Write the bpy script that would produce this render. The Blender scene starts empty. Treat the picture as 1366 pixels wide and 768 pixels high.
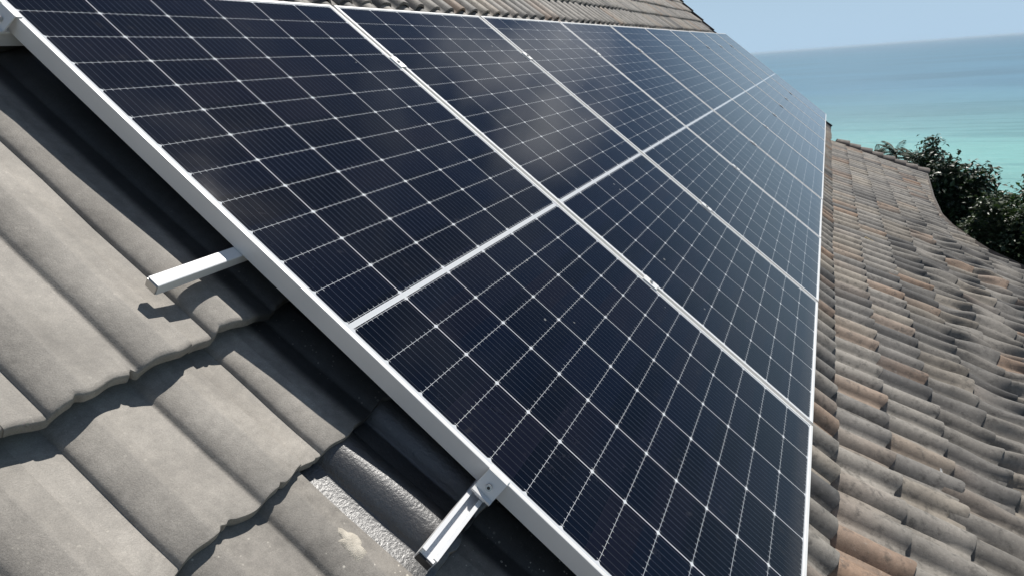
import bpy, bmesh, math, random
import numpy as np
from mathutils import Matrix, Vector, Quaternion

random.seed(7)
rng = np.random.default_rng(7)
S = bpy.context.scene
col = S.collection
R = math.radians

# ------------------------------------------------------------------ the slope's own frame
# a = along the ridge (away from the camera), u = up the slope, n = out of the slope
A_AX = Vector((0.99996937, 0.0, 0.00782657))
D_AX = Vector((0.00500882, -0.76839482, -0.63995649))     # down the slope
I_AX = Vector((0.0060139, 0.63997609, -0.76837129))       # into the slope
ORIGIN = Vector((0, 0, 5.4))                               # top near corner of the panel row
FRAME = Matrix((( A_AX.x, -D_AX.x, -I_AX.x), (A_AX.y, -D_AX.y, -I_AX.y), (A_AX.z, -D_AX.z, -I_AX.z)))
def W(x, y, h=0.0):                                        # along, down the slope, height above the glass -> world
    return ORIGIN + A_AX * x + D_AX * y - I_AX * h
def slope_matrix(x=0, y=0, h=0):
    return Matrix.Translation(W(x, y, h)) @ FRAME.to_4x4()

# ------------------------------------------------------------------ camera
cam = bpy.data.cameras.new('camera')
cam.sensor_width = 36.0
cam.lens = 36.0 * 816.64 / 1366
cam.shift_x = -2.15 / 1366
cam.shift_y = 1.68 / 1366
cam.clip_start = 0.02
cam.clip_end = 90000
co = bpy.data.objects.new('camera', cam); col.objects.link(co)
cr = Vector((0.43200709, -0.89913914, -0.07013334))
cd = Vector((-0.33085232, -0.08565989, -0.93978675))
cf = Vector((0.83899143, 0.42919831, -0.33448795))
CAM = ORIGIN + Vector((-0.84057761, -1.68844343, -0.27084606))
co.matrix_world = Matrix(((cr.x, -cd.x, -cf.x, CAM.x), (cr.y, -cd.y, -cf.y, CAM.y), (cr.z, -cd.z, -cf.z, CAM.z), (0, 0, 0, 1)))
S.camera = co

# ------------------------------------------------------------------ sky, sun, exposure
sun_dir = (A_AX * 0.80 - D_AX * 0.75 - I_AX * 1.0).normalized()
SUN_EL = math.asin(sun_dir.z)
SUN_ROT = math.atan2(sun_dir.x, sun_dir.y)
world = bpy.data.worlds.new('World'); S.world = world; world.use_nodes = True
nt = world.node_tree; nt.nodes.clear()
wo = nt.nodes.new('ShaderNodeOutputWorld'); bg = nt.nodes.new('ShaderNodeBackground')
sky = nt.nodes.new('ShaderNodeTexSky'); sky.sky_type = 'NISHITA'; sky.sun_disc = False
sky.sun_elevation = SUN_EL; sky.sun_rotation = SUN_ROT
sky.altitude = 30; sky.air_density = 1.0; sky.dust_density = 0.35; sky.ozone_density = 3.0
# thin broken cloud, added out of view for the glass to mirror
tc = nt.nodes.new('ShaderNodeTexCoord'); mp = nt.nodes.new('ShaderNodeMapping'); mp.inputs['Scale'].default_value = (1.6, 1.6, 3.2)
mp.inputs['Location'].default_value = (0.35, 0.1, 0.2)
cn = nt.nodes.new('ShaderNodeTexNoise'); cn.inputs['Scale'].default_value = 1.7; cn.inputs['Detail'].default_value = 7; cn.inputs['Roughness'].default_value = 0.58
cramp = nt.nodes.new('ShaderNodeValToRGB'); cramp.color_ramp.elements[0].position = 0.52; cramp.color_ramp.elements[1].position = 0.78
cramp.color_ramp.elements[1].color = (0.65, 0.65, 0.65, 1)
mixc = nt.nodes.new('ShaderNodeMix'); mixc.data_type = 'RGBA'
mixc.inputs['B'].default_value = (17.5, 18.3, 19.5, 1)
nt.links.new(tc.outputs['Generated'], mp.inputs['Vector']); nt.links.new(mp.outputs['Vector'], cn.inputs['Vector'])
nt.links.new(cn.outputs['Fac'], cramp.inputs['Fac'])
# one brighter veil of cloud added ahead for the panels to reflect, about 26 degrees up
dot = nt.nodes.new('ShaderNodeVectorMath'); dot.operation = 'DOT_PRODUCT'; dot.inputs[1].default_value = (0.9003, 0.045, 0.4329)
nt.links.new(tc.outputs['Generated'], dot.inputs[0])
veil = nt.nodes.new('ShaderNodeMapRange'); veil.interpolation_type = 'SMOOTHSTEP'
for i_, v_ in enumerate((0.0, 0.984, 0.9985, 0.0, 1.0)[1:]): veil.inputs[i_ + 1].default_value = v_
nt.links.new(dot.outputs['Value'], veil.inputs[0])
vn = nt.nodes.new('ShaderNodeTexNoise'); vn.inputs['Scale'].default_value = 9; vn.inputs['Detail'].default_value = 6
nt.links.new(tc.outputs['Generated'], vn.inputs['Vector'])
vr = nt.nodes.new('ShaderNodeMapRange'); vr.inputs[1].default_value = 0.34; vr.inputs[2].default_value = 0.66; vr.inputs[4].default_value = 1.0
nt.links.new(vn.outputs['Fac'], vr.inputs[0])
vm = nt.nodes.new('ShaderNodeMath'); vm.operation = 'MULTIPLY'; nt.links.new(veil.outputs[0], vm.inputs[0]); nt.links.new(vr.outputs[0], vm.inputs[1])
# the other clouds keep clear of the horizon
sz = nt.nodes.new('ShaderNodeSeparateXYZ'); nt.links.new(tc.outputs['Generated'], sz.inputs[0])
hz = nt.nodes.new('ShaderNodeMapRange'); hz.inputs[1].default_value = 0.3; hz.inputs[2].default_value = 0.6; nt.links.new(sz.outputs[2], hz.inputs[0])
cm = nt.nodes.new('ShaderNodeMath'); cm.operation = 'MULTIPLY'; nt.links.new(cramp.outputs['Color'], cm.inputs[0]); nt.links.new(hz.outputs[0], cm.inputs[1])
mx_ = nt.nodes.new('ShaderNodeMath'); mx_.operation = 'MAXIMUM'; nt.links.new(cm.outputs[0], mx_.inputs[0]); nt.links.new(vm.outputs[0], mx_.inputs[1])
nt.links.new(mx_.outputs[0], mixc.inputs['Factor'])
# sea haze that pales the sky low down
hb = nt.nodes.new('ShaderNodeMapRange'); hb.interpolation_type = 'SMOOTHERSTEP'
for i_, v_ in ((1, -0.02), (2, 0.34), (3, 1.0), (4, 0.0)): hb.inputs[i_].default_value = v_
nt.links.new(sz.outputs[2], hb.inputs[0])
hm = nt.nodes.new('ShaderNodeMix'); hm.data_type = 'RGBA'; hm.inputs['B'].default_value = (8.7, 12.0, 15.3, 1)
nt.links.new(hb.outputs[0], hm.inputs['Factor']); nt.links.new(sky.outputs['Color'], hm.inputs['A'])
nt.links.new(hm.outputs['Result'], mixc.inputs['A']); nt.links.new(mixc.outputs['Result'], bg.inputs['Color'])
bg.inputs['Strength'].default_value = 0.05
nt.links.new(bg.outputs['Background'], wo.inputs['Surface'])

sl = bpy.data.lights.new('sun', 'SUN'); sl.energy = 5.0; sl.angle = R(0.53); sl.color = (1.0, 0.96, 0.9)
so = bpy.data.objects.new('sun', sl); col.objects.link(so)
so.rotation_euler = sun_dir.to_track_quat('Z', 'Y').to_euler()

S.view_settings.view_transform = 'Standard'; S.view_settings.look = 'None'
S.view_settings.gamma = 1.0; S.view_settings.use_curve_mapping = False
S.view_settings.exposure = 0.05
S.render.engine = 'CYCLES'
S.cycles.use_denoising = True
S.cycles.max_bounces = 8; S.cycles.transparent_max_bounces = 8

# ------------------------------------------------------------------ material helpers
class Mat:
    def __init__(s, name):
        s.m = bpy.data.materials.new(name); s.m.use_nodes = True
        s.t = s.m.node_tree; s.p = s.t.nodes['Principled BSDF']
    def n(s, kind, **kw):
        o = s.t.nodes.new('ShaderNode' + kind)
        for k, v in kw.items(): setattr(o, k, v)
        return o
    def l(s, a, b): s.t.links.new(a, b)
    def put(s, sock, v):
        if hasattr(v, 'is_output'): s.l(v, sock)
        else: sock.default_value = v
    def math(s, op, a, b=None, c=None):
        o = s.n('Math', operation=op); s.put(o.inputs[0], a)
        if b is not None: s.put(o.inputs[1], b)
        if c is not None: s.put(o.inputs[2], c)
        return o.outputs[0]
    def noise(s, scale, detail=3, rough=0.5, vec=None):
        o = s.n('TexNoise'); o.inputs['Scale'].default_value = scale; o.inputs['Detail'].default_value = detail; o.inputs['Roughness'].default_value = rough
        if vec is not None: s.l(vec, o.inputs['Vector'])
        return o.outputs['Fac']
    def ramp(s, f, stops):
        o = s.n('ValToRGB'); e = o.color_ramp.elements
        while len(e) < len(stops): e.new(0.5)
        for i, (p, c) in enumerate(stops):
            e[i].position = p; e[i].color = (c, c, c, 1) if not isinstance(c, tuple) else (*c, 1)
        s.l(f, o.inputs['Fac']); return o.outputs['Color']
    def mix(s, f, a, b, blend='MIX'):
        o = s.n('Mix', data_type='RGBA', blend_type=blend)
        s.put(o.inputs['Factor'], f)
        for k, v in (('A', a), ('B', b)):
            if isinstance(v, tuple): o.inputs[k].default_value = (*v, 1)
            else: s.l(v, o.inputs[k])
        return o.outputs['Result']
    def bump(s, h, strength, dist):
        o = s.n('Bump'); s.put(o.inputs['Strength'], strength); o.inputs['Distance'].default_value = dist
        s.l(h, o.inputs['Height']); return o
    def obj(s): return s.n('TexCoord').outputs['Object']
    def set(s, **kw):
        for k, v in kw.items():
            k = {'color': 'Base Color', 'rough': 'Roughness', 'metal': 'Metallic', 'spec': 'Specular IOR Level', 'ior': 'IOR'}[k]
            if isinstance(v, tuple): v = (*v, 1)
            s.put(s.p.inputs[k], v)
        return s

def metal(name, c, rough=0.4, metallic=0.55, scratch=0.15):
    m = Mat(name); o = m.obj()
    f = m.noise(38, 4, 0.6, o); g = m.noise(6, 3, 0.5, o)
    k = m.ramp(g, [(0.3, tuple(v * (1 - scratch) for v in c)), (0.7, c)])
    m.set(color=k, metal=metallic)
    m.l(m.math('MULTIPLY_ADD', f, 0.25, rough - 0.12), m.p.inputs['Roughness'])
    m.l(m.bump(m.noise(420, 2, 0.5, o), 0.08, 0.0006).outputs['Normal'], m.p.inputs['Normal'])
    return m.m

M_ALU = metal('anodised_aluminium', (0.83, 0.825, 0.81), 0.45, 0.1, 0.06)
M_RAIL = metal('mill_aluminium', (0.84, 0.84, 0.84), 0.4, 0.1, 0.08)
M_STEEL = metal('stainless_steel', (0.55, 0.54, 0.52), 0.34, 0.85)
M_DARKCAP = metal('dark_plastic', (0.03, 0.03, 0.032), 0.5, 0.0)

def cell_material():
    m = Mat('solar_cells')
    uv = m.n('UVMap'); uv.uv_map = 'metres'
    sp = m.n('SeparateXYZ'); m.l(uv.outputs['UV'], sp.inputs[0])
    u, v = sp.outputs[0], sp.outputs[1]
    CW = 1.102 / 6; CH = 1.114 / 12
    uc = m.math('DIVIDE', m.math('SUBTRACT', u, 0.016), CW)
    fu = m.math('FRACT', uc)
    du = m.math('MULTIPLY', m.math('MINIMUM', fu, m.math('SUBTRACT', 1.0, fu)), CW)
    low = m.math('GREATER_THAN', v, 1.139)
    v0 = m.math('MULTIPLY_ADD', low, 1.134, 0.015)
    vc = m.math('DIVIDE', m.math('SUBTRACT', v, v0), CH)
    fv = m.math('FRACT', vc)
    dv = m.math('MULTIPLY', m.math('MINIMUM', fv, m.math('SUBTRACT', 1.0, fv)), CH)
    lineu = m.math('MULTIPLY', m.math('LESS_THAN', du, 0.0012), 0.85)
    linev = m.math('MULTIPLY', m.math('LESS_THAN', dv, 0.0005), 0.75)
    diam = m.math('LESS_THAN', m.math('ADD', du, dv), 0.0066)
    fb = m.math('FRACT', m.math('MULTIPLY', fu, 11.0))
    db = m.math('MULTIPLY', m.math('ABSOLUTE', m.math('SUBTRACT', fb, 0.5)), CW / 11)
    ws = m.noise(90, 2, 0.5, uv.outputs['UV'])
    ticklen = m.math('MULTIPLY_ADD', ws, 0.011, -0.0008)
    tick = m.math('MULTIPLY', m.math('LESS_THAN', db, 0.00045), m.math('MULTIPLY', m.math('LESS_THAN', dv, ticklen), 0.8))
    bus = m.math('MULTIPLY', m.math('LESS_THAN', db, 0.0004), 0.17)
    mid = m.math('LESS_THAN', m.math('ABSOLUTE', m.math('SUBTRACT', v, 1.139)), 0.0068)
    eu = m.math('LESS_THAN', m.math('MINIMUM', u, m.math('SUBTRACT', 1.134, u)), 0.0152)
    ev = m.math('LESS_THAN', m.math('MINIMUM', v, m.math('SUBTRACT', 2.278, v)), 0.0142)
    mx = lineu
    for k in (linev, diam, tick, mid, ev, eu): mx = m.math('MAXIMUM', mx, k)
    # cell colour: each wafer its own faint tone
    fl = m.n('CombineXYZ'); m.l(m.math('FLOOR', uc), fl.inputs[0]); m.l(m.math('FLOOR', m.math('MULTIPLY', v, 1 / CH)), fl.inputs[1])
    oi = m.n('ObjectInfo'); m.l(m.math('MULTIPLY', oi.outputs['Random'], 50.0), fl.inputs[2])
    wn = m.n('TexWhiteNoise', noise_dimensions='3D'); m.l(fl.outputs[0], wn.inputs['Vector'])
    cell = m.ramp(wn.outputs['Value'], [(0.0, (0.0016, 0.0036, 0.0095)), (0.6, (0.0022, 0.0052, 0.0145)), (1.0, (0.005, 0.006, 0.0135))])
    c1 = m.mix(bus, cell, (0.30, 0.32, 0.35))
    c2 = m.mix(mx, c1, (0.62, 0.64, 0.66))
    # thin dust film, thicker towards the lower edge and in dried runs
    o = m.obj()
    d1 = m.ramp(m.noise(2.3, 6, 0.62, o), [(0.40, 0.0), (0.75, 1.0)])
    d2 = m.ramp(m.noise(23, 5, 0.65, o), [(0.60, 0.0), (0.78, 1.0)])
    dust = m.math('ADD', m.math('MULTIPLY', d1, 0.010), m.math('MULTIPLY', m.math('MULTIPLY', d2, d1), 0.09))
    c3 = m.mix(dust, c2, (0.45, 0.42, 0.38))
    low_edge = m.ramp(m.math('SUBTRACT', 2.278, v), [(0.012, 1.0), (0.07, 0.0)])
    c3 = m.mix(m.math('MULTIPLY', m.math('MULTIPLY', low_edge, m.noise(45, 5, 0.7, o)), 0.16), c3, (0.36, 0.32, 0.27))
    ap = m.n('VectorMath', operation='ADD'); m.l(o, ap.inputs[0]); cc = m.n('CombineXYZ'); m.l(m.math('MULTIPLY', oi.outputs['Random'], 37.0), cc.inputs[2]); m.l(cc.outputs[0], ap.inputs[1])
    vo = m.n('TexVoronoi'); vo.inputs['Scale'].default_value = 9.0; m.l(ap.outputs[0], vo.inputs['Vector'])
    spot = m.math('LESS_THAN', m.math('ADD', vo.outputs['Distance'], m.math('MULTIPLY', m.noise(160, 3, 0.6, o), 0.06)), m.math('MULTIPLY_ADD', m.noise(1.9, 2, 0.5, ap.outputs[0]), 0.30, -0.105))
    c3 = m.mix(m.math('MULTIPLY', spot, 0.35), c3, (0.5, 0.5, 0.47))
    m.set(color=c3, ior=1.3)
    m.l(m.math('MULTIPLY_ADD', d1, 0.06, 0.045), m.p.inputs['Roughness'])
    m.l(m.bump(m.noise(900, 1, 0.5, o), 0.03, 0.0003).outputs['Normal'], m.p.inputs['Normal'])
    return m.m
M_CELL = cell_material()

def tile_material():
    m = Mat('concrete_tile')
    at = m.n('Attribute'); at.attribute_name = 'tint'
    gl = at.outputs['Alpha']                     # 1 = newer dark glazed tile
    o = m.obj()
    big = m.noise(7, 5, 0.6, o); med = m.noise(60, 4, 0.6, o); fine = m.noise(420, 3, 0.6, o)
    k = m.mix(1.0, at.outputs['Color'], m.ramp(big, [(0.25, 0.72), (0.75, 1.18)]), 'MULTIPLY')
    k = m.mix(1.0, k, m.ramp(med, [(0.3, 0.84), (0.7, 1.1)]), 'MULTIPLY')
    k = m.mix(1.0, k, m.ramp(fine, [(0.3, 0.86), (0.7, 1.1)]), 'MULTIPLY')
    sa0 = m.n('Attribute'); sa0.attribute_name = 'near'
    grain = m.ramp(m.noise(900, 2, 0.7, o), [(0.30, 0.68), (0.46, 1.0), (0.60, 1.0), (0.74, 1.35)])
    k = m.mix(m.math('MULTIPLY', sa0.outputs['Fac'], 0.85), k, m.mix(1.0, k, grain, 'MULTIPLY'))
    run = m.n('Mapping'); run.inputs['Scale'].default_value = (16, 1.6, 16); m.l(o, run.inputs['Vector'])
    streak = m.ramp(m.noise(1.0, 5, 0.65, run.outputs['Vector']), [(0.34, 0.82), (0.52, 1.0), (0.68, 1.08)])
    k = m.mix(m.math('MULTIPLY', sa0.outputs['Fac'], 0.8), k, m.mix(1.0, k, streak, 'MULTIPLY'))
    # dark lichen and soot on the older far tiles (worn is carried by a second attribute)
    wa = m.n('Attribute'); wa.attribute_name = 'worn'
    lich = m.math('MULTIPLY', m.ramp(m.noise(26, 6, 0.7, o), [(0.52, 0.0), (0.66, 1.0)]), wa.outputs['Fac'])
    k = m.mix(m.math('MULTIPLY', lich, 0.6), k, (0.05, 0.047, 0.042))
    pale = m.math('MULTIPLY', m.ramp(m.noise(75, 5, 0.7, o), [(0.60, 0.0), (0.72, 1.0)]), wa.outputs['Fac'])
    k = m.mix(m.math('MULTIPLY', pale, 0.4), k, (0.42, 0.40, 0.36))
    # spots of lime mortar splashed on some tiles
    vo = m.n('TexVoronoi'); vo.inputs['Scale'].default_value = 75; vo.inputs['Randomness'].default_value = 1.0; m.l(o, vo.inputs['Vector'])
    dots = m.math('LESS_THAN', vo.outputs['Distance'], m.math('MULTIPLY_ADD', m.noise(31, 2, 0.5, o), 0.55, -0.17))
    pz = m.ramp(m.noise(4.5, 3, 0.5, o), [(0.44, 0.0), (0.60, 1.0)])
    sa = m.n('Attribute'); sa.attribute_name = 'splash'
    k = m.mix(m.math('MULTIPLY', m.math('MULTIPLY', dots, pz), m.math('MULTIPLY', sa.outputs['Fac'], 0.8)), k, (0.62, 0.58, 0.50))
    m.set(color=k)
    m.l(m.math('SUBTRACT', m.math('MULTIPLY_ADD', med, 0.2, 0.55), m.math('MULTIPLY', gl, 0.2)), m.p.inputs['Roughness'])
    m.l(m.math('MULTIPLY_ADD', gl, 1.4, 0.35), m.p.inputs['Specular IOR Level'])
    h = m.math('ADD', m.math('MULTIPLY', fine, 0.5), m.math('MULTIPLY', m.noise(150, 3, 0.55, o), m.math('MULTIPLY_ADD', gl, 0.7, 0.5)))
    m.l(m.bump(h, m.math('MULTIPLY_ADD', gl, 0.1, 0.4), 0.0022).outputs['Normal'], m.p.inputs['Normal'])
    return m.m
M_TILE = tile_material()

def plain(name, c, rough=0.7, scale=8, var=0.25, bump=0.2, spec=0.4):
    m = Mat(name); o = m.obj()
    m.set(color=m.ramp(m.noise(scale, 5, 0.6, o), [(0.25, tuple(v * (1 - var) for v in c)), (0.75, tuple(v * (1 + var) for v in c))]), rough=rough, spec=spec)
    if bump: m.l(m.bump(m.noise(scale * 12, 4, 0.6, o), bump, 0.004).outputs['Normal'], m.p.inputs['Normal'])
    return m.m
M_DECK = plain('roof_felt', (0.02, 0.02, 0.02), 0.9)
M_BACK = plain('black_backsheet', (0.012, 0.012, 0.014), 0.6, bump=0)
M_BOARD = plain('dark_painted_board', (0.03, 0.03, 0.033), 0.6)
M_PLASTER = plain('painted_plaster', (0.5, 0.47, 0.42), 0.8)
M_MORTAR = plain('lime_mortar', (0.50, 0.46, 0.39), 0.9, 45, 0.4, 0.6)
M_CAPTILE = plain('weathered_ridge_tile', (0.16, 0.14, 0.125), 0.8, 9, 0.45, 0.5)
M_TWIG = plain('dry_wood', (0.62, 0.50, 0.30), 0.8, 30)
M_SCRAP = plain('pale_scrap', (0.75, 0.74, 0.71), 0.5, 30, 0.1)
M_SOIL = plain('hillside_soil', (0.07, 0.075, 0.04), 0.95, 0.6, 0.5, 0.4)
M_BARK = plain('bark', (0.10, 0.08, 0.06), 0.9, 6, 0.4, 0.6)

def leaf_material(name, dark, light, trans=0.25):
    m = Mat(name)
    ge = m.n('NewGeometry')
    k = m.ramp(ge.outputs['Random Per Island'], [(0.0, dark), (0.75, light), (1.0, tuple(min(1, v * 1.5) for v in light))])
    m.set(color=k, rough=0.42, spec=0.4)
    tr = m.n('BsdfTranslucent'); m.l(m.mix(1.0, k, (0.9, 1.1, 0.5), 'MULTIPLY'), tr.inputs['Color'])
    ms = m.n('MixShader'); ms.inputs[0].default_value = trans
    m.l(m.p.outputs[0], ms.inputs[1]); m.l(tr.outputs[0], ms.inputs[2])
    m.l(ms.outputs[0], m.t.nodes['Material Output'].inputs['Surface'])
    return m.m
M_LEAF_DARK = leaf_material('dark_leaves', (0.012, 0.024, 0.012), (0.03, 0.055, 0.022), 0.15)
M_LEAF_MID = leaf_material('green_leaves', (0.02, 0.04, 0.016), (0.05, 0.085, 0.03), 0.2)
M_LEAF_PALE = leaf_material('pale_green_leaves', (0.022, 0.04, 0.017), (0.055, 0.08, 0.034), 0.2)
M_FROND = leaf_material('palm_leaflets', (0.015, 0.03, 0.014), (0.035, 0.052, 0.022), 0.1)
M_FROND.node_tree.nodes['Principled BSDF'].inputs['Roughness'].default_value = 0.6

# ------------------------------------------------------------------ object helpers
def link(name, me, mat, parent=None, mw=None):
    o = bpy.data.objects.new(name, me); col.objects.link(o)
    if mat and not me.materials: me.materials.append(mat)
    if parent: o.parent = parent
    if mw is not None: o.matrix_basis = mw
    return o
def tag(o, label=None, cat=None, group=None, kind=None):
    for k, v in (('label', label), ('category', cat), ('group', group), ('kind', kind)):
        if v: o[k] = v
    return o
def empty(name, mw, label, cat, group=None):
    o = bpy.data.objects.new(name, None); col.objects.link(o); o.matrix_world = mw
    o.empty_display_size = 0.05
    return tag(o, label, cat, group)
def np_mesh(name, V, F):
    me = bpy.data.meshes.new(name); me.from_pydata([tuple(map(float, v)) for v in V], [], [tuple(map(int, f)) for f in F]); me.update()
    return me
def bm_mesh(name, bm, smooth=False):
    bmesh.ops.recalc_face_normals(bm, faces=bm.faces)
    me = bpy.data.meshes.new(name); bm.to_mesh(me); bm.free()
    if smooth:
        for p in me.polygons: p.use_smooth = True
        me.set_sharp_from_angle(angle=R(40))
    return me
def bbox(bm, x0, x1, y0, y1, z0, z1, bev=0.0):
    r = bmesh.ops.create_cube(bm, size=1.0)
    for v in r['verts']:
        v.co = ((x0 + x1) / 2 + v.co.x * (x1 - x0), (y0 + y1) / 2 + v.co.y * (y1 - y0), (z0 + z1) / 2 + v.co.z * (z1 - z0))
    if bev:
        es = list({e for v in r['verts'] for e in v.link_edges})
        bmesh.ops.bevel(bm, geom=es, offset=bev, segments=2, affect='EDGES', profile=0.5)
def cyl(bm, x, y, z0, z1, r, n=20, r2=None):
    bmesh.ops.create_cone(bm, cap_ends=True, segments=n, radius1=r, radius2=r if r2 is None else r2, depth=z1 - z0,
                          matrix=Matrix.Translation((x, y, (z0 + z1) / 2)))

# ------------------------------------------------------------------ ground, sea
def smooth(t): t = np.clip(t, 0, 1); return t * t * (3 - 2 * t)
def ground_z(x, y):
    d = np.maximum(0, x - 13.0)
    return -0.36 * d - 0.05 * np.maximum(0, -y - 6) * 0 + 0.35 * np.sin(x * 0.21 + y * 0.13) * np.clip(d / 10, 0, 1) + 0.25 * np.sin(y * 0.33 - x * 0.11) * np.clip(d / 10, 0, 1)
gx = np.concatenate([np.linspace(-80, 10, 12), np.linspace(13, 120, 60)]); gy = np.linspace(-160, 160, 90)
V = [(x, y, float(ground_z(x, y))) for x in gx for y in gy]
ny = len(gy); F = [(i * ny + j, (i + 1) * ny + j, (i + 1) * ny + j + 1, i * ny + j + 1) for i in range(len(gx) - 1) for j in range(ny - 1)]
g = link('ground', np_mesh('ground', V, F), M_SOIL); tag(g, kind='structure')
for p in g.data.polygons: p.use_smooth = True

def sea_material():
    m = Mat('sea_water')
    ge = m.n('NewGeometry'); sp = m.n('SeparateXYZ'); m.l(ge.outputs['Position'], sp.inputs[0])
    x, y = sp.outputs[0], sp.outputs[1]
    cmb = m.n('CombineXYZ'); m.l(m.math('MULTIPLY', x, 0.012), cmb.inputs[0]); m.l(m.math('MULTIPLY', y, 0.0022), cmb.inputs[1])
    w = m.noise(1.0, 5, 0.55, cmb.outputs[0])
    lx = m.math('LOGARITHM', m.math('MAXIMUM', m.math('ADD', x, m.math('MULTIPLY', y, 0.10)), 20.0), 10.0)
    t = m.math('ADD', lx, m.math('MULTIPLY_ADD', w, 0.14, -0.07))
    t = m.math('DIVIDE', m.math('SUBTRACT', t, 2.0), 2.5)                # 0 at 100 m, 1 at 30 km
    k = m.ramp(t, [(0.0, (0.20, 0.45, 0.40)), (0.16, (0.165, 0.39, 0.365)), (0.23, (0.125, 0.29, 0.33)), (0.31, (0.08, 0.21, 0.30)), (0.55, (0.06, 0.19, 0.28)), (1.0, (0.045, 0.135, 0.23))])
    # darker wave lines put into the water colour, lying along the shore
    c2 = m.n('CombineXYZ'); m.l(m.math('MULTIPLY', x, 0.055), c2.inputs[0]); m.l(m.math('MULTIPLY', y, 0.004), c2.inputs[1])
    st = m.ramp(m.noise(1.3, 3, 0.5, c2.outputs[0]), [(0.57, 0.0), (0.64, 1.0)])
    k = m.mix(m.math('MULTIPLY', st, 0.32), k, (0.03, 0.12, 0.14))
    c4 = m.n('CombineXYZ'); m.l(m.math('MULTIPLY', x, 0.16), c4.inputs[0]); m.l(m.math('MULTIPLY', y, 0.006), c4.inputs[1])
    s2 = m.ramp(m.noise(1.0, 2, 0.5, c4.outputs[0]), [(0.60, 0.0), (0.66, 1.0)])
    k = m.mix(m.math('MULTIPLY', s2, 0.28), k, (0.03, 0.13, 0.15))
    c5 = m.n('CombineXYZ'); m.l(m.math('MULTIPLY', x, 0.5), c5.inputs[0]); m.l(m.math('MULTIPLY', y, 0.09), c5.inputs[1])
    k = m.mix(1.0, k, m.ramp(m.noise(1.0, 6, 0.7, c5.outputs[0]), [(0.3, 0.86), (0.55, 1.0), (0.75, 1.18)]), 'MULTIPLY')
    c6 = m.n('CombineXYZ'); m.l(m.math('MULTIPLY', x, 0.006), c6.inputs[0]); m.l(m.math('MULTIPLY', y, 0.0035), c6.inputs[1])
    k = m.mix(1.0, k, m.ramp(m.noise(1.0, 5, 0.6, c6.outputs[0]), [(0.35, 0.84), (0.65, 1.12)]), 'MULTIPLY')
    m.set(color=k, rough=0.32, ior=1.33)
    c3 = m.n('CombineXYZ'); m.l(m.math('MULTIPLY', x, 0.25), c3.inputs[0]); m.l(m.math('MULTIPLY', y, 0.07), c3.inputs[1])
    m.l(m.bump(m.noise(1.0, 6, 0.65, c3.outputs[0]), 0.5, 1.6).outputs['Normal'], m.p.inputs['Normal'])
    return m.m
sx = [30, 100, 200, 400, 800, 2000, 5000, 12000, 40000]; V = []; F = []
sy = [-40000, -8000, -2000, -500, 0, 500, 2000, 8000, 40000]
V = [(x, y, -30.0) for x in sx for y in sy]; ns = len(sy)
F = [(i * ns + j, (i + 1) * ns + j, (i + 1) * ns + j + 1, i * ns + j + 1) for i in range(len(sx) - 1) for j in range(ns - 1)]
tag(link('sea', np_mesh('sea', V, F), sea_material()), kind='structure')

# ------------------------------------------------------------------ the house and its tiled roof
house = empty('tiled_house', Matrix.Translation((5, 0, 0)), 'house under the weathered grey and rust brown tiled roof that carries the solar panels', 'house')
INV = house.matrix_world.inverted()

BREAK = 2.5; KICK = math.tan(R(18))
def rise(y):                                    # the lower slope is laid 18 degrees flatter
    return np.maximum(0, np.asarray(y, float) - BREAK) * KICK
GY = [-3.0, -1.28, -0.26, 2.52, 2.525, 3.0, 3.9, 5.0]; GX = [13.9, 12.62, 11.84, 11.62, 10.07, 10.07, 10.15, 10.2]
EX = [-6, 5.2, 5.75, 6.02, 6.14, 6.33, 6.72, 7.17, 8.18, 10.2, 14]; EY = [4.36, 4.36, 4.30, 4.19, 3.94, 3.84, 3.70, 3.65, 3.70, 3.87, 3.87]
def gable(y): return np.interp(y, GY, GX)
def eave(x): return np.interp(x, EX, EY)

PITCH = 0.15; TW = 0.30; COURSE = 0.305; NOSE0 = 2.498; TLEN = 0.36
BASE = -0.168; ROLL = 0.038; LIFT = 0.022; THICK = 0.015
def profile(s):                                 # height of the tile's section, s across the tile
    z = np.zeros_like(s)
    for c, w in ((0.105, 0.053), (0.255, 0.053)):
        t = np.abs(s - c) / w
        z += np.where(t < 1, ROLL * (1 - np.clip(t, 0, 1) ** 2.1) ** 0.85, 0)
    z -= 0.002 * np.exp(-((s - 0.03) / 0.02) ** 2)
    return z
TV = []; TF = []; TC = []; TWORN = []; TSPL = []; nv = 0
PAL = [((0.285, 0.263, 0.232), 0.42), ((0.22, 0.206, 0.187), 0.30), ((0.32, 0.283, 0.235), 0.18), ((0.13, 0.124, 0.117), 0.10)]
RUST = np.array((0.32, 0.21, 0.14))
def pick(r):
    a = r.random()
    for c, p in PAL:
        a -= p
        if a < 0: return np.array(c)
    return np.array(PAL[0][0])
def flat_profile(s):                            # broad shallow tiles on the near side: steep on one flank, long on the other
    z = np.zeros_like(s)
    for c in (0.105, 0.255):
        for sh in (-0.3, 0.0, 0.3):
            d = s - c - sh
            up = np.clip((d + 0.052) / 0.062, 0, 1); dn = np.clip((0.098 - d) / 0.090, 0, 1)
            e = np.where(d < 0.010, np.sqrt(np.maximum(0, 1 - (1 - up) ** 2)), dn ** 1.25); z = np.maximum(z, 0.020 * e)
    return z
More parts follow.
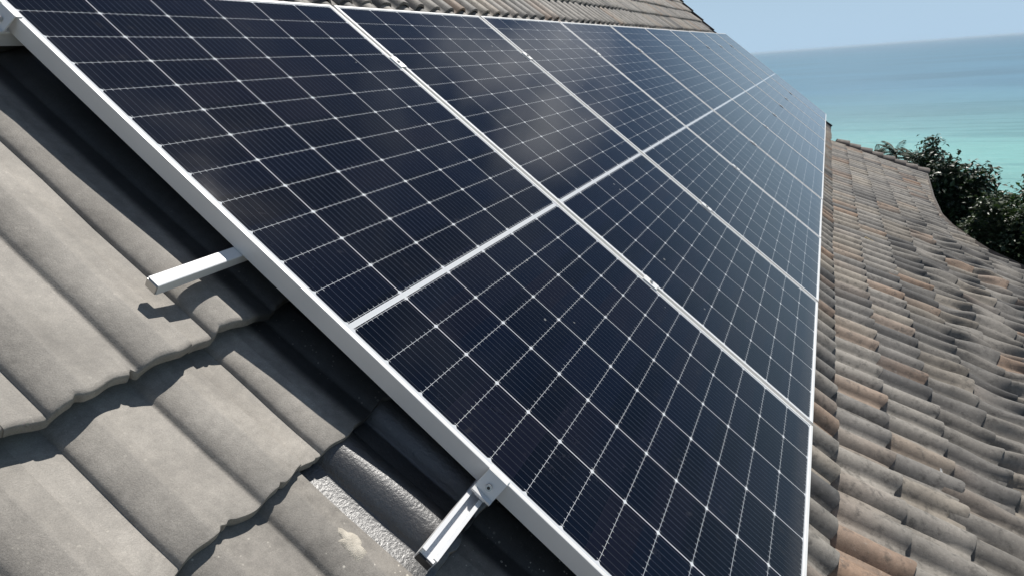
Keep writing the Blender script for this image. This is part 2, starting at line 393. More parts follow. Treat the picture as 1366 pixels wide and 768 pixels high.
def wob(x, y):
    k = smooth((y - 2.95) / 0.6)
    near = np.exp(-((x - 3.2) / 2.6) ** 2)
    dx = k * (0.022 * np.sin(y * 6.1 + x * 1.9) + 0.011 * np.sin(y * 13.0 - x * 3.1 + 1)) * (0.35 + near)
    rip = smooth((y - 2.92) / 0.35) * smooth((7.0 - x) / 1.5)
    dx = dx + rip * (0.030 * np.sin(y * 8.3 + x * 2.7) + 0.018 * np.sin(y * 19.0 - x * 5.1))
    dh0 = rip * (0.007 * np.sin(x * 61.0 + y * 7) + 0.006 * np.sin(x * 37.0 - y * 17 + 1.3 * np.sin(y * 6)))
    dh = dh0 + k * (0.009 * np.sin(x * 9.0 + y * 5) + 0.006 * np.sin(x * 23.0 - y * 9 + 2)) * (0.4 + near)
    return dx, dh
for k in range(-16, 9):
    low = k >= 1
    yn = NOSE0 + COURSE * k if not low else NOSE0 + 0.2235 * k
    for i in range(-9, 47):
        x0 = -0.195 + TW * i
        if x0 > gable(yn) or yn - TLEN > eave(x0): continue
        near = x0 < 2.2
        nx = 91 if x0 < 0.3 else (31 if near else 21); nrow = 7
        s = np.linspace(-0.0006, TW + 0.0006, nx)
        s = np.concatenate([[s[0]], s, [s[-1]]])
        edge = np.zeros(nx + 2); edge[0] = edge[-1] = -THICK * 1.3
        t = np.concatenate([np.linspace(0, 1 - 0.012, nrow), [1 - 0.003, 1.0, 1.0]])
        th_ = 0.023 if x0 < 0.05 else THICK
        drop = np.concatenate([np.zeros(nrow), [-0.0012, -0.0045, -th_]])
        jl = rng.normal(0, 0.0022); jt = rng.normal(0, 0.0025); jx = rng.normal(0, 0.0018); jy = rng.normal(0, 0.004); sk = rng.normal(0, 0.004)
        lift = LIFT if not low else 0.014
        if x0 < 0.05: lift = max(lift, 0.031) if k != -5 else lift + 0.006; jl = 0.0035 * (i % 2) + 0.0015 * (k % 2); jt = 0.002; jx *= .5; jy *= .6; sk *= .3
        if x0 < 0.0 and k == -5: lift += 0.020         # this course sits badly on the one below
        if x0 < -0.4 and k == -5: lift += 0.006
        tl = TLEN if not low else 0.272
        if x0 < 0.05 and k in (-6, -7): continue       # long smooth sheet-like tiles lie here
        if x0 < 0.05 and k == -5: tl = 0.98
        X = x0 + jx + s[None, :] + sk * t[:, None]
        Y = yn - tl + (tl + jy) * t[:, None] + 0 * X
        if near: Y = Y + (0.004 * np.sin(X * 31 + k * 2.1) + 0.0025 * np.sin(X * 83 + k)) * (t[:, None] ** 6)
        if x0 < 0.3:                                # small chips knocked out of the nose edge
            for q in range(3):
                cx_ = x0 + rng.uniform(0.02, 0.28); Y = Y - rng.uniform(0.002, 0.006) * np.exp(-((X - cx_) / rng.uniform(0.003, 0.007)) ** 2) * (t[:, None] > 0.98)
        H = BASE + lift * t[:, None] + (flat_profile(s) + 0.006 if x0 < -0.25 or (x0 < 0.05 and k != -3) else profile(s))[None, :] + edge[None, :] + drop[:, None] + jl + jt * (s[None, :] / TW - 0.5) * 2
        if near: H = H + 0.0022 * np.sin(X * 17 + Y * 11 + i) * t[:, None] + 0.0012 * np.sin(X * 41 - Y * 23)
        dx, dh = wob(X, Y); X = X + dx; H = H + dh
        far_edge = gable(np.maximum(Y, 2.6) if low else np.minimum(Y, 2.5))
        keep = ~((X[:-1, :-1] > far_edge[:-1, :-1]) | (Y[:-1, :-1] > eave(X[:-1, :-1])))
        Y = np.minimum(Y, eave(X)); tt = (Y - (yn - tl)) / tl
        if low: H = H + (Y - BREAK) * KICK
        X = np.minimum(X, far_edge)
        n1, n2 = X.shape
        base_i = nv
        TV.append(np.stack([X.ravel(), -Y.ravel(), H.ravel()], 1)); nv += n1 * n2
        a, b = np.nonzero(keep)
        q = base_i + a * n2 + b
        TF.append(np.stack([q, q + n2, q + n2 + 1, q + 1], 1))
        # one tone per tile, each roll a little different
        left = x0 < 0.25
        if left:
            b0 = np.array((0.325, 0.301, 0.268)) * rng.uniform(0.9, 1.08); c1 = b0; c2 = b0 * rng.uniform(0.96, 1.04); gloss = 0.0; spl = 0.25
            if yn > 1.3: b0 = b0 * 0.93; c1 = b0; c2 = b0 * 0.95; spl = 1.0
            if i == 0 and -9 <= k < -1: c2 = np.array((0.065, 0.064, 0.062))     # the array's shade, deepened in the colour of these tiles
            if i == 1 and -9 <= k < 0: c1 = c2 = np.array((0.065, 0.064, 0.062))  # same painted shade over the whole next tile
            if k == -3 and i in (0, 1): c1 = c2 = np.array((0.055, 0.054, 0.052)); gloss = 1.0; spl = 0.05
            worn = 0.4 if yn > 1.3 else 0.10
        else:
            c1 = pick(rng) * rng.uniform(0.9, 1.1); c2 = c1 * rng.uniform(0.88, 1.1) if rng.random() < 0.6 else pick(rng); gloss = 0.0; spl = 0.05; worn = 1.0
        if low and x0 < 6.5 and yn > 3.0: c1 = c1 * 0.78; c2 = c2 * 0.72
        mixw = smooth((s - (0.140 if i == 0 and left else 0.165)) / 0.03)[None, :, None]  # at the array edge the painted shade starts further out
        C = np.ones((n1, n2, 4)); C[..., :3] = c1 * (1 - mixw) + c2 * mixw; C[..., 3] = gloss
        if not left:                                   # rust brown weathering, stronger on some rolls and fading along them
            for side in (0, 1):
                if rng.random() < (0.36 if k in (0, 1) else 0.16):
                    w = rng.uniform(0.25, 0.9) * np.clip(rng.uniform(0.2, 1.0) + rng.uniform(-0.9, 0.9) * t, 0, 1)[:, None, None] * (mixw if side else 1 - mixw)
                    C[..., :3] = C[..., :3] * (1 - w) + RUST * w
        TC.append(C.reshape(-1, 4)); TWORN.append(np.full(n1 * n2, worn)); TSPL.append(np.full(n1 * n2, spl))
TV = np.concatenate(TV); TF = np.concatenate(TF); TC = np.concatenate(TC).astype(np.float32)
me = np_mesh('roof_tiles', TV, TF)
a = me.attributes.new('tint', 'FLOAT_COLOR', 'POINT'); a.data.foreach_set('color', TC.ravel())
a = me.attributes.new('worn', 'FLOAT', 'POINT'); a.data.foreach_set('value', np.concatenate(TWORN).astype(np.float32))
a = me.attributes.new('near', 'FLOAT', 'POINT'); a.data.foreach_set('value', (TV[:, 0] < 0.3).astype(np.float32))
a = me.attributes.new('splash', 'FLOAT', 'POINT'); a.data.foreach_set('value', np.concatenate(TSPL).astype(np.float32))
me.polygons.foreach_set('use_smooth', np.ones(len(me.polygons), bool))
me.set_sharp_from_angle(angle=R(50)); me.update()
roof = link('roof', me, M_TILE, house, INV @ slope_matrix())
from mathutils.bvhtree import BVHTree
TREE = BVHTree.FromPolygons([tuple(v) for v in TV], [tuple(f) for f in TF.tolist()])
def tile_top(x, yl):                            # height of the tiles at a point of the slope
    hit = TREE.ray_cast(Vector((x, yl, 1.0)), Vector((0, 0, -1)))
    return hit[0].z if hit[0] else BASE

# felt under the tiles
ys = np.concatenate([np.linspace(-2.7, 2.5, 10), np.linspace(2.53, 4.36, 14)])
V = []; F = []
for j, y in enumerate(ys):
    xs = np.linspace(-2.9, float(gable(y)) - 0.03, 80)
    for x in xs: V.append((x, -min(y, float(eave(x)) - 0.03), BASE - 0.014 + float(rise(min(y, float(eave(x)) - 0.03)))))
for j in range(len(ys) - 1):
    for i in range(79): F.append((j * 80 + i, (j + 1) * 80 + i, (j + 1) * 80 + i + 1, j * 80 + i + 1))
link('underlay', np_mesh('underlay', V, F), M_DECK, roof)

# stepped dark verge along the far gable
bm = bmesh.new()
for k in range(-15, 1):
    yn = NOSE0 + COURSE * (k - 0); y0 = yn - COURSE
    for yy0, yy1 in ((y0, yn),):
        xa, xb = float(gable(yy0)), float(gable(yy1))
        r = bmesh.ops.create_cube(bm, size=1.0)
        for v in r['verts']:
            t = v.co.y + 0.5                        # 1 = upper end
            x = xb + (xa - xb) * t
            v.co = (x + 0.012 + v.co.x * 0.05, -(yy1 + (yy0 - yy1) * t) , BASE - 0.02 + 0.085 * (v.co.z + 0.5) + 0.02 * (1 - t) + float(rise(yy1)))
link('verge', bm_mesh('verge', bm), M_BOARD, roof)

# weathered cap tiles down the far edge of the lower slope
pts = [(10.05, 2.60), (10.06, 2.76), (10.05, 2.92), (10.07, 3.08), (10.07, 3.24), (10.09, 3.40), (10.10, 3.56), (10.12, 3.72), (10.15, 3.88)]
for j in range(len(pts) - 1):
    (xa, ya), (xb, yb) = pts[j], pts[j + 1]
    p0 = Vector((xa, -ya, BASE + float(rise(ya)))); p1 = Vector((xb, -yb, BASE + float(rise(yb)) ))
    ax = (p1 - p0); L = ax.length; ax.normalize(); side = ax.cross(Vector((0, 0, 1))).normalized(); up = side.cross(ax)
    V = []; F = []; n = 9; rj = random.uniform(-0.008, 0.008)
    for t, r, lift in ((-0.06, 0.085, 0.028), (0.5, 0.095, 0.038), (1.0, 0.105, 0.046), (1.0, 0.088, 0.036), (-0.06, 0.07, 0.014)):
        for q in range(n):
            an = math.pi * (q / (n - 1)) ; an = math.pi * 0.5 + (an - math.pi / 2) * 1.1
            V.append(p0 + ax * (t * L) + side * (r * math.cos(an) + rj) + up * (r * 0.75 * math.sin(an) + lift - 0.01 + rj * 0.5))
    for q in range(4):
        for e in range(n - 1): F.append((q * n + e, q * n + e + 1, (q + 1) * n + e + 1, (q + 1) * n + e))
    m_ = np_mesh('ridge_tile', V, F); m_.polygons.foreach_set('use_smooth', np.ones(len(m_.polygons), bool)); m_.set_sharp_from_angle(angle=R(50))
    link('ridge_tile', m_, M_CAPTILE, roof)

# pale worn lip along the eave
ex = np.linspace(5.0, 10.14, 90); V = []; F = []
for q, x in enumerate(ex):
    y = float(eave(x)); h = BASE + float(rise(y)) + 0.004
    for dy, dh in ((-0.012, 0.05), (0.014, 0.048), (0.018, 0.03), (0.018, -0.05), (-0.012, -0.05)): V.append((x, -y - dy, h + dh))
for q in range(89):
    for e in range(5): F.append((q * 5 + e, q * 5 + (e + 1) % 5, (q + 1) * 5 + (e + 1) % 5, (q + 1) * 5 + e))
link('eave_trim', np_mesh('eave_trim', V, F), M_CAPTILE, roof)

# lump of lime mortar left on a near tile
V = [(0, 0, 0.0025)]; F = []
ang = np.linspace(0, 2 * np.pi, 25)[:-1]
for rr, hh in ((0.5, 0.0022), (0.85, 0.0015), (1.0, -0.003)):
    for an in ang:
        q = 1 + 0.28 * math.sin(an * 2 + 0.6) + 0.16 * math.sin(an * 5 + 2) + 0.07 * math.sin(an * 9)
        V.append((0.017 * rr * q * math.cos(an), 0.036 * rr * q * math.sin(an), hh + 0.0008 * math.sin(an * 7 + rr * 9)))
n = 24
for q in range(n): F.append((0, 1 + q, 1 + (q + 1) % n))
for r_ in range(2):
    for q in range(n): F.append((1 + r_ * n + q, 1 + (r_ + 1) * n + q, 1 + (r_ + 1) * n + (q + 1) % n, 1 + r_ * n + (q + 1) % n))
m_ = np_mesh('mortar_patch', V, F); m_.polygons.foreach_set('use_smooth', np.ones(len(m_.polygons), bool))
for v in m_.vertices:                           # the splash lies on the tile like a thin skin
    x_, y_ = v.co.x * 0.99 - v.co.y * 0.14 - 0.232, v.co.x * 0.14 + v.co.y * 0.99 - 1.435
    v.co = (x_, y_, tile_top(x_, y_) + v.co.z * 0.6 + 0.0004)
link('mortar_patch', m_, M_MORTAR, roof)

# walls below the roof and the far side of the ridge
def wpt(x, y, h): return INV @ W(x, y, h)
bm = bmesh.new()
pr = [W(0, -2.7, BASE - 0.05), W(0, 3.3, BASE - 0.08 + float(rise(3.3)))]
yr, zr = pr[0].y, pr[0].z; ye, ze = pr[1].y, pr[1].z
sec = [(ye, -0.5), (ye, ze), (W(0, 2.5, BASE - 0.08).y, W(0, 2.5, BASE - 0.08).z), (yr, zr - 0.04), (2 * yr - ye, ze), (2 * yr - ye, -0.5)]
rings = []
for x in (-2.6, 9.7): rings.append([bm.verts.new((x - 5, y, z)) for y, z in sec])
for q in range(len(sec)):
    bm.faces.new((rings[0][q], rings[0][(q + 1) % 6], rings[1][(q + 1) % 6], rings[1][q]))
bm.faces.new(rings[0]); bm.faces.new(rings[1][::-1])
link('wall', bm_mesh('wall', bm), M_PLASTER, house)
bm = bmesh.new()
xs = (-2.9, 13.5)
v = [bm.verts.new((xs[0] - 5, yr, zr + 0.06)), bm.verts.new((xs[1] - 5, yr, zr + 0.06)), bm.verts.new((xs[1] - 5, 2 * yr - ye + 0.7, ze - 0.5)), bm.verts.new((xs[0] - 5, 2 * yr - ye + 0.7, ze - 0.5))]
bm.faces.new(v)
r = bmesh.ops.solidify(bm, geom=bm.faces[:], thickness=0.05)
link('rear_roof', bm_mesh('rear_roof', bm), M_CAPTILE, house)

# ------------------------------------------------------------------ solar panels
PW, PL, PSTEP, PD = 1.134, 2.278, 1.154, 0.048
def frame_mesh():
    c = 0.0009; lip = 0.0105
    secn = [(0, -PD), (0, -c), (c, 0), (lip - c, 0), (lip, -c), (lip, -0.0075), (0.0018, -0.0075), (0.0018, -PD + 0.0018), (0.028, -PD + 0.0018), (0.028, -PD)]
    bm = bmesh.new(); rows = []
    for (cx_, cy_, sx_, sy_) in ((0, 0, 1, -1), (PW, 0, -1, -1), (PW, -PL, -1, 1), (0, -PL, 1, 1)):
        rows.append([bm.verts.new((cx_ + sx_ * i_, cy_ + sy_ * i_, z_)) for i_, z_ in secn])
    n = len(secn)
    for q in range(4):
        a_, b_ = rows[q], rows[(q + 1) % 4]
        for e in range(n): bm.faces.new((a_[e], a_[(e + 1) % n], b_[(e + 1) % n], b_[e]))
    return bm_mesh('panel_frame', bm)
def sheet(name, z, m):
    me = bpy.data.meshes.new(name)
    me.from_pydata([(m, -m, z), (PW - m, -m, z), (PW - m, -PL + m, z), (m, -PL + m, z)], [], [(3, 2, 1, 0)])
    uv = me.uv_layers.new(name='metres')
    for lp in me.loops:
        c_ = me.vertices[lp.vertex_index].co; uv.data[lp.index].uv = (c_.x, -c_.y)
    me.update(); return me
FM = frame_mesh(); GM = sheet('cell_sheet', -0.0016, 0.004); BM_ = sheet('back_sheet', -0.007, 0.004)
FM.materials.append(M_ALU); GM.materials.append(M_CELL); BM_.materials.append(M_BACK)
ORD = ['nearest solar panel of the row, its grey frame side facing the open rail ends', 'second solar panel from the near end of the row, beside the nearest one',
       'third solar panel from the near end, with a pale cloud reflection across its top half', 'fourth solar panel from the near end, mid blue grey under reflected sky',
       'fifth solar panel from the near end, about halfway along the row', 'sixth solar panel from the near end, just past halfway along the row',
       'fourth solar panel back from the far gable end of the row', 'third solar panel back from the far gable end of the row',
       'second to last solar panel before the far gable end of the roof', 'last and farthest solar panel, pale with sky glare beside the sea view']
for k in range(10):
    t = empty('solar_panel', slope_matrix(k * PSTEP, random.uniform(-0.0015, 0.0015), random.uniform(-0.001, 0.001)), ORD[k], 'solar panel', 'solar panels in one row up the roof')
    link('frame', FM, M_ALU, t); link('cell_sheet', GM, M_CELL, t); link('back_sheet', BM_, M_BACK, t)

# ------------------------------------------------------------------ rails under the panels
XL0, XL1 = -0.19, 10 * PSTEP + 0.06
def rail(y, top, label, slotted, x0=XL0):
    t = empty('mounting_rail', slope_matrix(x0, y, top), label, 'mounting rail', 'aluminium rails under the panels')
    L = XL1 - x0; w = 0.0175 if slotted else 0.014; H = 0.034 if slotted else 0.024
    if slotted: sec = [(-w, 0), (-w, -H), (w, -H), (w, 0), (w - 0.0085, 0), (w - 0.0085, -0.003), (w - 0.003, -0.003), (w - 0.003, -0.012), (-w + 0.003, -0.012), (-w + 0.003, -0.003), (-w + 0.0085, -0.003), (-w + 0.0085, 0)]
    else: sec = [(-w, -0.0015), (-w, -H), (w, -H), (w, -0.0015), (w - 0.001, -0.0007), (w - 0.004, 0), (-w + 0.004, 0), (-w + 0.001, -0.0007)]
    bm = bmesh.new(); a_ = [bm.verts.new((0, p, q)) for p, q in sec]; b_ = [bm.verts.new((L, p, q)) for p, q in sec]
    n = len(sec)
    for e in range(n): bm.faces.new((a_[e], a_[(e + 1) % n], b_[(e + 1) % n], b_[e]))
    bm.faces.new(a_[::-1]); bm.faces.new(b_)
    link('channel', bm_mesh('channel', bm), M_RAIL, t)
    bm = bmesh.new(); bbox(bm, -0.004, 0.0, -w + 0.002, w - 0.002, -H + 0.002, -0.014, 0.0008) if slotted else bbox(bm, -0.003, 0.0, -w + 0.001, w - 0.001, -H + 0.001, -0.003, 0.0008)
    link('end_cap', bm_mesh('end_cap', bm), M_DARKCAP if slotted else M_STEEL, t)
    hk = bmesh.new()
    for q in range(10):
        xx = 0.62 - x0 * 0 + q * 1.2
        if xx > L - 0.1: break
        b2 = bmesh.new(); bbox(b2, xx - 0.02, xx + 0.02, -w - 0.006, -w - 0.001, -0.118, -0.006, 0.001); bbox(b2, xx - 0.02, xx + 0.02, -w - 0.001, 0.05, -0.118, -0.112, 0.001)
        link('roof_hook', bm_mesh('roof_hook', b2), M_STEEL, t)
    hk.free()
    return t
rail(0.10, -PD - 0.001, 'topmost mounting rail, only its end showing at the upper left corner', True, -0.09)
rail(0.85, -PD + 0.001 - 0.002, 'flat topped white mounting rail jutting out over the big beige tiles', False)
rail(1.545, -PD - 0.001, 'open slotted mounting rail jutting out under the bolted end clamp', True)

# ------------------------------------------------------------------ clamps
def end_clamp(y, label):
    t = empty('end_clamp', slope_matrix(0, y, 0), label, 'clamp', 'end clamps on the near panel edge')
    bm = bmesh.new(); w = 0.023
    bbox(bm, -0.0035, 0.0095, -w, w, 0.0004, 0.0034, 0.0005)
    def slab(p0, p1, th, yw):                     # sloping plate between two edge lines
        d = Vector((p1[0] - p0[0], 0, p1[1] - p0[1])); nrm = Vector((d.z, 0, -d.x)).normalized() * th
        q = [Vector((p0[0], 0, p0[1])), Vector((p1[0], 0, p1[1]))]; q += [q[1] + nrm, q[0] + nrm]
        lo = [bm.verts.new((v.x, -yw, v.z)) for v in q]; hi = [bm.verts.new((v.x, yw, v.z)) for v in q]
        for e in range(4): bm.faces.new((lo[e], lo[(e + 1) % 4], hi[(e + 1) % 4], hi[e]))
        bm.faces.new(lo[::-1]); bm.faces.new(hi)
    slab((-0.0036, 0.0033), (-0.0265, -0.0395), 0.003, w)
    slab((-0.0268, -0.0385), (-0.0345, -0.0400), 0.0065, w)
    bbox(bm, -0.030, -0.006, -0.012, 0.012, -0.0478, -0.0425, 0.0004)
    link('bracket', bm_mesh('bracket', bm), M_ALU, t)
    tilt = Matrix.Translation((-0.0172, 0, -0.0195)) @ Matrix.Rotation(-math.atan2(0.0428, 0.0229), 4, 'Y')
    def on_plate(bm): bmesh.ops.transform(bm, matrix=tilt, verts=bm.verts)
    bm = bmesh.new(); cyl(bm, 0, 0, -0.001, 0.0012, 0.0098); on_plate(bm); link('washer', bm_mesh('washer', bm, True), M_STEEL, t)
    bm = bmesh.new(); cyl(bm, 0, 0, 0.0012, 0.008, 0.0068, 24, 0.0064); on_plate(bm); bo = link('bolt', bm_mesh('bolt', bm, True), M_STEEL, t)
    bm = bmesh.new(); cyl(bm, 0, 0, 0.0076, 0.0083, 0.0034, 6); on_plate(bm); link('socket', bm_mesh('socket', bm), M_DARKCAP, bo)
end_clamp(1.552, 'bolted end clamp gripping the near panel above the slotted rail')
end_clamp(0.115, 'end clamp at the upper left corner of the near panel')
PLACE = ['first', 'second', 'third', 'fourth', 'fifth', 'sixth', 'seventh', 'eighth', 'ninth']
proto = None
for row, (y, nm) in enumerate(((0.345, 'upper'), (1.565, 'lower'))):
    for k in range(1, 10):
        mw = slope_matrix(k * PSTEP - 0.010, y, 0)
        lab = '%s mid clamp on the %s seam between panels counted from the near end' % (nm, PLACE[k - 1])
        if proto is None:
            t = empty('mid_clamp', mw, lab, 'clamp', 'mid clamps between the panels')
            bm = bmesh.new(); bbox(bm, -0.018, 0.018, -0.030, 0.030, 0.0004, 0.0034, 0.0006); bbox(bm, -0.0085, -0.0060, -0.030, 0.030, -0.022, 0.0002); bbox(bm, 0.0060, 0.0085, -0.030, 0.030, -0.022, 0.0002)
            bbox(bm, -0.0042, 0.0042, -0.004, 0.004, -PD - 0.004, -0.001)
            b1 = link('bracket', bm_mesh('bracket', bm), M_ALU, t)
            bm = bmesh.new(); cyl(bm, 0, 0, 0.0034, 0.0085, 0.0062, 20, 0.0058); b2 = link('bolt', bm_mesh('bolt', bm, True), M_STEEL, t)
            proto = t
        else:
            t = proto.copy(); col.objects.link(t); t.matrix_world = mw; t['label'] = lab
            for ch in proto.children:
                c_ = ch.copy(); col.objects.link(c_); c_.parent = t

# ------------------------------------------------------------------ small loose things on the tiles
def stick(p0, p1, r, name, label, cat, mat):
    d = Vector(p1) - Vector(p0); bm = bmesh.new()
    bmesh.ops.create_cone(bm, cap_ends=True, segments=8, radius1=r, radius2=r * 0.6, depth=d.length, matrix=Matrix.Translation((0, 0, d.length / 2)))
    for v_ in bm.verts: v_.co.x += 0.001 * math.sin(v_.co.z * 18)
    o = link(name, bm_mesh(name, bm, True), mat); o.matrix_world = slope_matrix() @ Matrix.Translation(p0) @ d.to_track_quat('Z', 'X').to_matrix().to_4x4()
    return tag(o, label, cat)
stick((4.73, -2.75, tile_top(4.73, -2.75) + 0.007), (4.79, -2.88, tile_top(4.79, -2.88) + 0.008), 0.007, 'twig', 'pale yellow twig lying across the brown tiles past the panels', 'twig', M_TWIG)
def scrap(x, y, h, L, w, bend, name, label, cat, mat, rot):
    V = []; F = []; n = 9
    for q in range(n):
        t_ = q / (n - 1); 
        for e in (-1, 1): V.append(((t_ - 0.5) * L, e * w / 2 * (1 - 0.3 * t_), bend * (2 * t_ - 1) ** 2 + 0.001 * e))
    for q in range(n - 1): F.append((2 * q, 2 * q + 2, 2 * q + 3, 2 * q + 1))
    me = np_mesh(name, V, F); o = link(name, me, mat); o.matrix_world = slope_matrix(x, y, h) @ Matrix.Rotation(R(rot), 4, 'Z')
    md = o.modifiers.new('thick', 'SOLIDIFY'); md.thickness = 0.002
    return tag(o, label, cat)
scrap(1.64, 2.916, tile_top(1.64, -2.916) + 0.004, 0.036, 0.022, 0.007, 'paper_scrap', 'small torn white scrap caught between the grey tiles on the right', 'scrap', M_SCRAP, 35)

# ------------------------------------------------------------------ trees on the hillside
def at(az, D):
    x = CAM.x + D * math.cos(R(az)); y = CAM.y + D * math.sin(R(az)); return x, y, float(ground_z(x, y))
def tube(path, radii, n=8):
    V = []; F = []
    for i, p in enumerate(path):
        d = (path[min(i + 1, len(path) - 1)] - path[max(i - 1, 0)]).normalized()
        s_ = d.orthogonal().normalized(); u_ = d.cross(s_)
        for q in range(n):
            a_ = 2 * math.pi * q / n; V.append(p + (s_ * math.cos(a_) + u_ * math.sin(a_)) * radii[i])
    for i in range(len(path) - 1):
        for q in range(n): F.append((i * n + q, i * n + (q + 1) % n, (i + 1) * n + (q + 1) % n, (i + 1) * n + q))
    return V, F
def leaf_tree(az, D, el_top, lobes, leaf, nleaf, mat, label, name='broadleaf_tree', gap=0.35):
    x, y, z = at(az, D)
    top = CAM.z + D * math.tan(R(el_top)) - z + 0.15
    nleaf = int(nleaf * 1.5); leaf = leaf * 1.12
    t = empty(name, Matrix.Translation((x, y, z)), label, 'tree', 'trees on the slope beyond the roof')
    V = []; F = []; LV = []; LF = []
    def add(P, r):
        v_, f_ = tube(P, r); o_ = len(V); V.extend(v_); F.extend(tuple(i + o_ for i in q) for q in f_)
    rr = random.Random(int(az * 100) & 0xffff)
    th = top * 0.45
    trunk = [Vector((0.15 * math.sin(q * 1.3), 0.12 * math.cos(q * 1.7) - 0.12, -0.3 + (th + 0.3) * q / 5)) for q in range(6)]
    add(trunk, [0.16 - 0.016 * q for q in range(6)])
    tot = sum(l[3] ** 2 for l in lobes)
    for (dy, dx, dz, rad, sq) in lobes:               # dy: to the picture's right in metres, dz: from the top
        c = Vector((dx, -dy, top - dz))
        b = trunk[-1]; mid_ = (b + c) / 2 + Vector((rr.uniform(-.2, .2), rr.uniform(-.2, .2), 0.1))
        add([trunk[-2], b, mid_, c], [0.08, 0.07, 0.045, 0.015])
        tw = []
        for q in range(9):
            d = Vector((rr.gauss(0, 1), rr.gauss(0, 1), rr.gauss(0.2, .8))).normalized(); e = c + Vector((d.x * rad, d.y * rad, d.z * rad * sq)) * rr.uniform(.65, 1.05)
            add([c, (c + e) / 2 + Vector((0, 0, 0.06)), e], [0.016, 0.011, 0.004]); tw.append(e)
        n = int(nleaf * rad ** 2 / tot); ncl = max(8, int(n / 38)); cl = []
        for q in range(ncl):
            d = Vector((rr.gauss(0, 1), rr.gauss(0, 1), rr.gauss(0, 1))).normalized() * (rr.random() ** 0.42)
            if rr.random() < 0.25: d = d * rr.uniform(1.0, 1.25)
            cl.append(c + Vector((d.x * rad, d.y * rad, d.z * rad * sq)))
        for q in range(n):
            p = rr.choice(cl) + Vector((rr.gauss(0, 1), rr.gauss(0, 1), rr.gauss(0, .8))) * (leaf * 1.0)
            dirn = Vector((rr.gauss(0, 1), rr.gauss(0, 1), rr.gauss(-0.25, .5))).normalized()
            sd = dirn.cross(Vector((rr.gauss(0, .35), rr.gauss(0, .35), 1))).normalized(); nn = sd.cross(dirn)
            l_ = leaf * rr.uniform(.7, 1.25); w_ = l_ * rr.uniform(.24, .34); o_ = len(LV)
            LV.extend([p, p + dirn * l_ * .45 + sd * w_ + nn * .12 * l_, p + dirn * l_ - nn * .08 * l_, p + dirn * l_ * .45 - sd * w_ + nn * .12 * l_, p + dirn * l_ * .48])
            LF.extend([(o_, o_ + 1, o_ + 4), (o_ + 1, o_ + 2, o_ + 4), (o_, o_ + 4, o_ + 3), (o_ + 4, o_ + 2, o_ + 3)])
    m_ = np_mesh('trunk', V, F); m_.polygons.foreach_set('use_smooth', np.ones(len(m_.polygons), bool)); link('trunk', m_, M_BARK, t)
    link('crown', np_mesh('crown', LV, LF), mat, t)
leaf_tree(-7.85, 36, -7.5, [(-0.05, 0, 0.55, 0.38, 1.4), (0.1, 0, 1.5, 0.95, .9), (-0.5, 0.3, 2.1, 1.0, .9), (0.75, -.2, 2.3, 1.0, .9), (0, 0, 3.2, 1.5, .8)], 0.20, 7000, M_LEAF_DARK, 'dark dome shaped tree with a narrow top, next to the palm tops')
leaf_tree(-9.55, 26, -8.55, [(-0.15, 0, .45, .42, .9), (0.55, .1, .62, .25, .6), (-.45, .2, 1.15, .7, .9), (.35, -.1, 1.3, .75, .9), (-.5, 0, 2.2, 1.0, .9), (.6, 0, 2.3, 1.0, .9), (0, .3, 3.2, 1.3, .8)], 0.19, 6500, M_LEAF_DARK, 'dark tree with large separate leaves against the turquoise sea, right of the dome shaped tree')
leaf_tree(-11.3, 27, -9.75, [(-.35, 0, .7, .62, .8), (.5, .1, 1.0, .6, .8), (-.8, 0, 1.6, .9, .8), (.2, -.2, 1.8, 1.0, .8), (.95, .2, 1.9, .7, .7), (0, 0, 2.9, 1.5, .8)], 0.17, 6500, M_LEAF_MID, 'green spreading tree with lacy see-through outer twigs, behind the curled eave')
leaf_tree(-13.1, 24, -11.0, [(-.3, 0, .6, .5, .7), (.5, 0, .9, .6, .7), (-.6, .2, 1.4, .75, .7), (.3, -.2, 1.6, .8, .7), (0.9, .1, 1.6, .7, .7), (0, 0, 2.3, 1.2, .7)], 0.15, 5500, M_LEAF_PALE, 'pale olive tree with thin open crown low at the right edge')
leaf_tree(-14.4, 29, -9.6, [(0, 0, .7, .55, 1.1), (-.3, .2, 1.6, .8, .9), (.5, 0, 2.0, .9, .9), (-.2, 0, 2.9, 1.3, .8)], 0.17, 5000, M_LEAF_MID, 'tree cut by the right edge of the view, its tip rising over the sea')
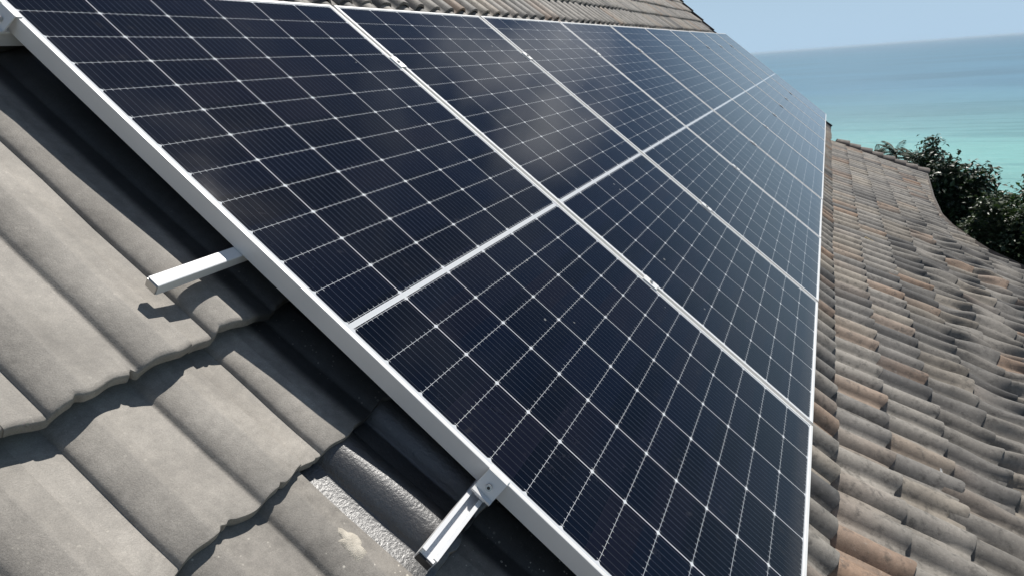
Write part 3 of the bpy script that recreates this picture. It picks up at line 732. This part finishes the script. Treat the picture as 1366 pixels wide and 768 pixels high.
def palm(az, D, el_top, label, n=15, fl=1.5):
    x, y, z = at(az, D); top = CAM.z + D * math.tan(R(el_top)) - z; th = top - fl * 0.45
    t = empty('palm_tree', Matrix.Translation((x, y, z)), label, 'palm tree', 'palms beyond the far gable')
    rr = random.Random(int(az * 77) & 0xffff)
    P = [Vector((0.25 * math.sin(q / 7 * 1.6) - 0.25 * math.sin(1.6), 0.1 * math.sin(q), -0.3 + (th + 0.3) * q / 7)) for q in range(8)]
    V, F = tube(P, [0.17 - 0.01 * q for q in range(8)]); m_ = np_mesh('trunk', V, F); link('trunk', m_, M_BARK, t)
    for k in range(n):
        a_ = 2 * math.pi * k / n + rr.uniform(-.2, .2); el = rr.uniform(0.3, 1.4); L = fl * rr.uniform(.85, 1.1); V = []; F = []
        d = Vector((math.cos(a_), math.sin(a_), 0)); sd = Vector((-d.y, d.x, 0)); prev = P[-1].copy(); pts_ = [prev.copy()]
        for q in range(14):
            e = el - (q / 13) * 1.1; prev = prev + (d * math.cos(e) + Vector((0, 0, math.sin(e)))) * (L / 14); pts_.append(prev.copy())
        v_, f_ = tube(pts_, [0.018 * (1 - q / 16) for q in range(15)], 4); V.extend(v_); F.extend(f_)
        for q in range(2, 15):
            for s_ in (-1, 1):
                for h_ in (0, .5):
                    p = pts_[q - 1].lerp(pts_[q], h_); ln = L * 0.22 * math.sin(math.pi * (0.12 + 0.83 * q / 15)) + 0.04
                    tip = p + sd * s_ * ln * .8 + d * ln * .45 - Vector((0, 0, ln * rr.uniform(.05, .4))); m2 = p.lerp(tip, .5) + Vector((0, 0, .02)); w_ = d * 0.03
                    o_ = len(V); V.extend([p - w_, p + w_, m2 + w_, tip, m2 - w_]); F.append((o_, o_ + 1, o_ + 2, o_ + 3, o_ + 4))
        link('frond', np_mesh('frond', V, F), M_FROND, t)
palm(-4.3, 46, -7.75, 'small palm top just showing over the mossy cap tiles', 9, .9)
palm(-5.55, 42, -7.45, 'leftmost large palm with fan of dark fronds above the roof edge', 11, 1.35)
palm(-6.35, 44, -7.95, 'middle palm of the three showing above the roof edge', 10, 1.15)
palm(-6.95, 40, -7.95, 'palm touching the dark dome shaped tree', 10, 1.2)

# low growth that covers the hillside below the trees
rr = random.Random(5); LV = []; LF = []
for q in range(5200):
    D = rr.uniform(15, 46); az = rr.uniform(-30, 4); x, y, z = at(az, D)
    if x < 13.4: continue
    for w in range(7):
        p = Vector((x + rr.gauss(0, .25), y + rr.gauss(0, .25), z + rr.uniform(0, .9)))
        dirn = Vector((rr.gauss(0, 1), rr.gauss(0, 1), rr.gauss(.2, .6))).normalized(); sd = dirn.cross(Vector((rr.gauss(0, .4), rr.gauss(0, .4), 1))).normalized()
        l_ = rr.uniform(.15, .32); w_ = l_ * .25; o_ = len(LV)
        LV.extend([p, p + dirn * l_ * .5 + sd * w_, p + dirn * l_, p + dirn * l_ * .5 - sd * w_]); LF.append((o_, o_ + 1, o_ + 2, o_ + 3))
u = link('undergrowth', np_mesh('undergrowth', LV, LF), M_LEAF_MID); tag(u, 'dense low green undergrowth on the hillside below the trees', 'undergrowth', kind='stuff')

# ------------------------------------------------------------------ sea haze, one even box of air
bm = bmesh.new(); bbox(bm, -300, 41000, -41000, 41000, -45, 9.5)
hz_ = Mat('air'); hz_.t.nodes.remove(hz_.p)
pv = hz_.n('VolumePrincipled'); pv.inputs['Color'].default_value = (0.68, 0.86, 1.0, 1); pv.inputs['Density'].default_value = 6.5e-5; pv.inputs['Anisotropy'].default_value = 0.2
hz_.l(pv.outputs[0], hz_.t.nodes['Material Output'].inputs['Volume'])
tag(link('haze', bm_mesh('haze', bm), hz_.m), 'thin pale sea haze that softens the horizon', kind='stuff')
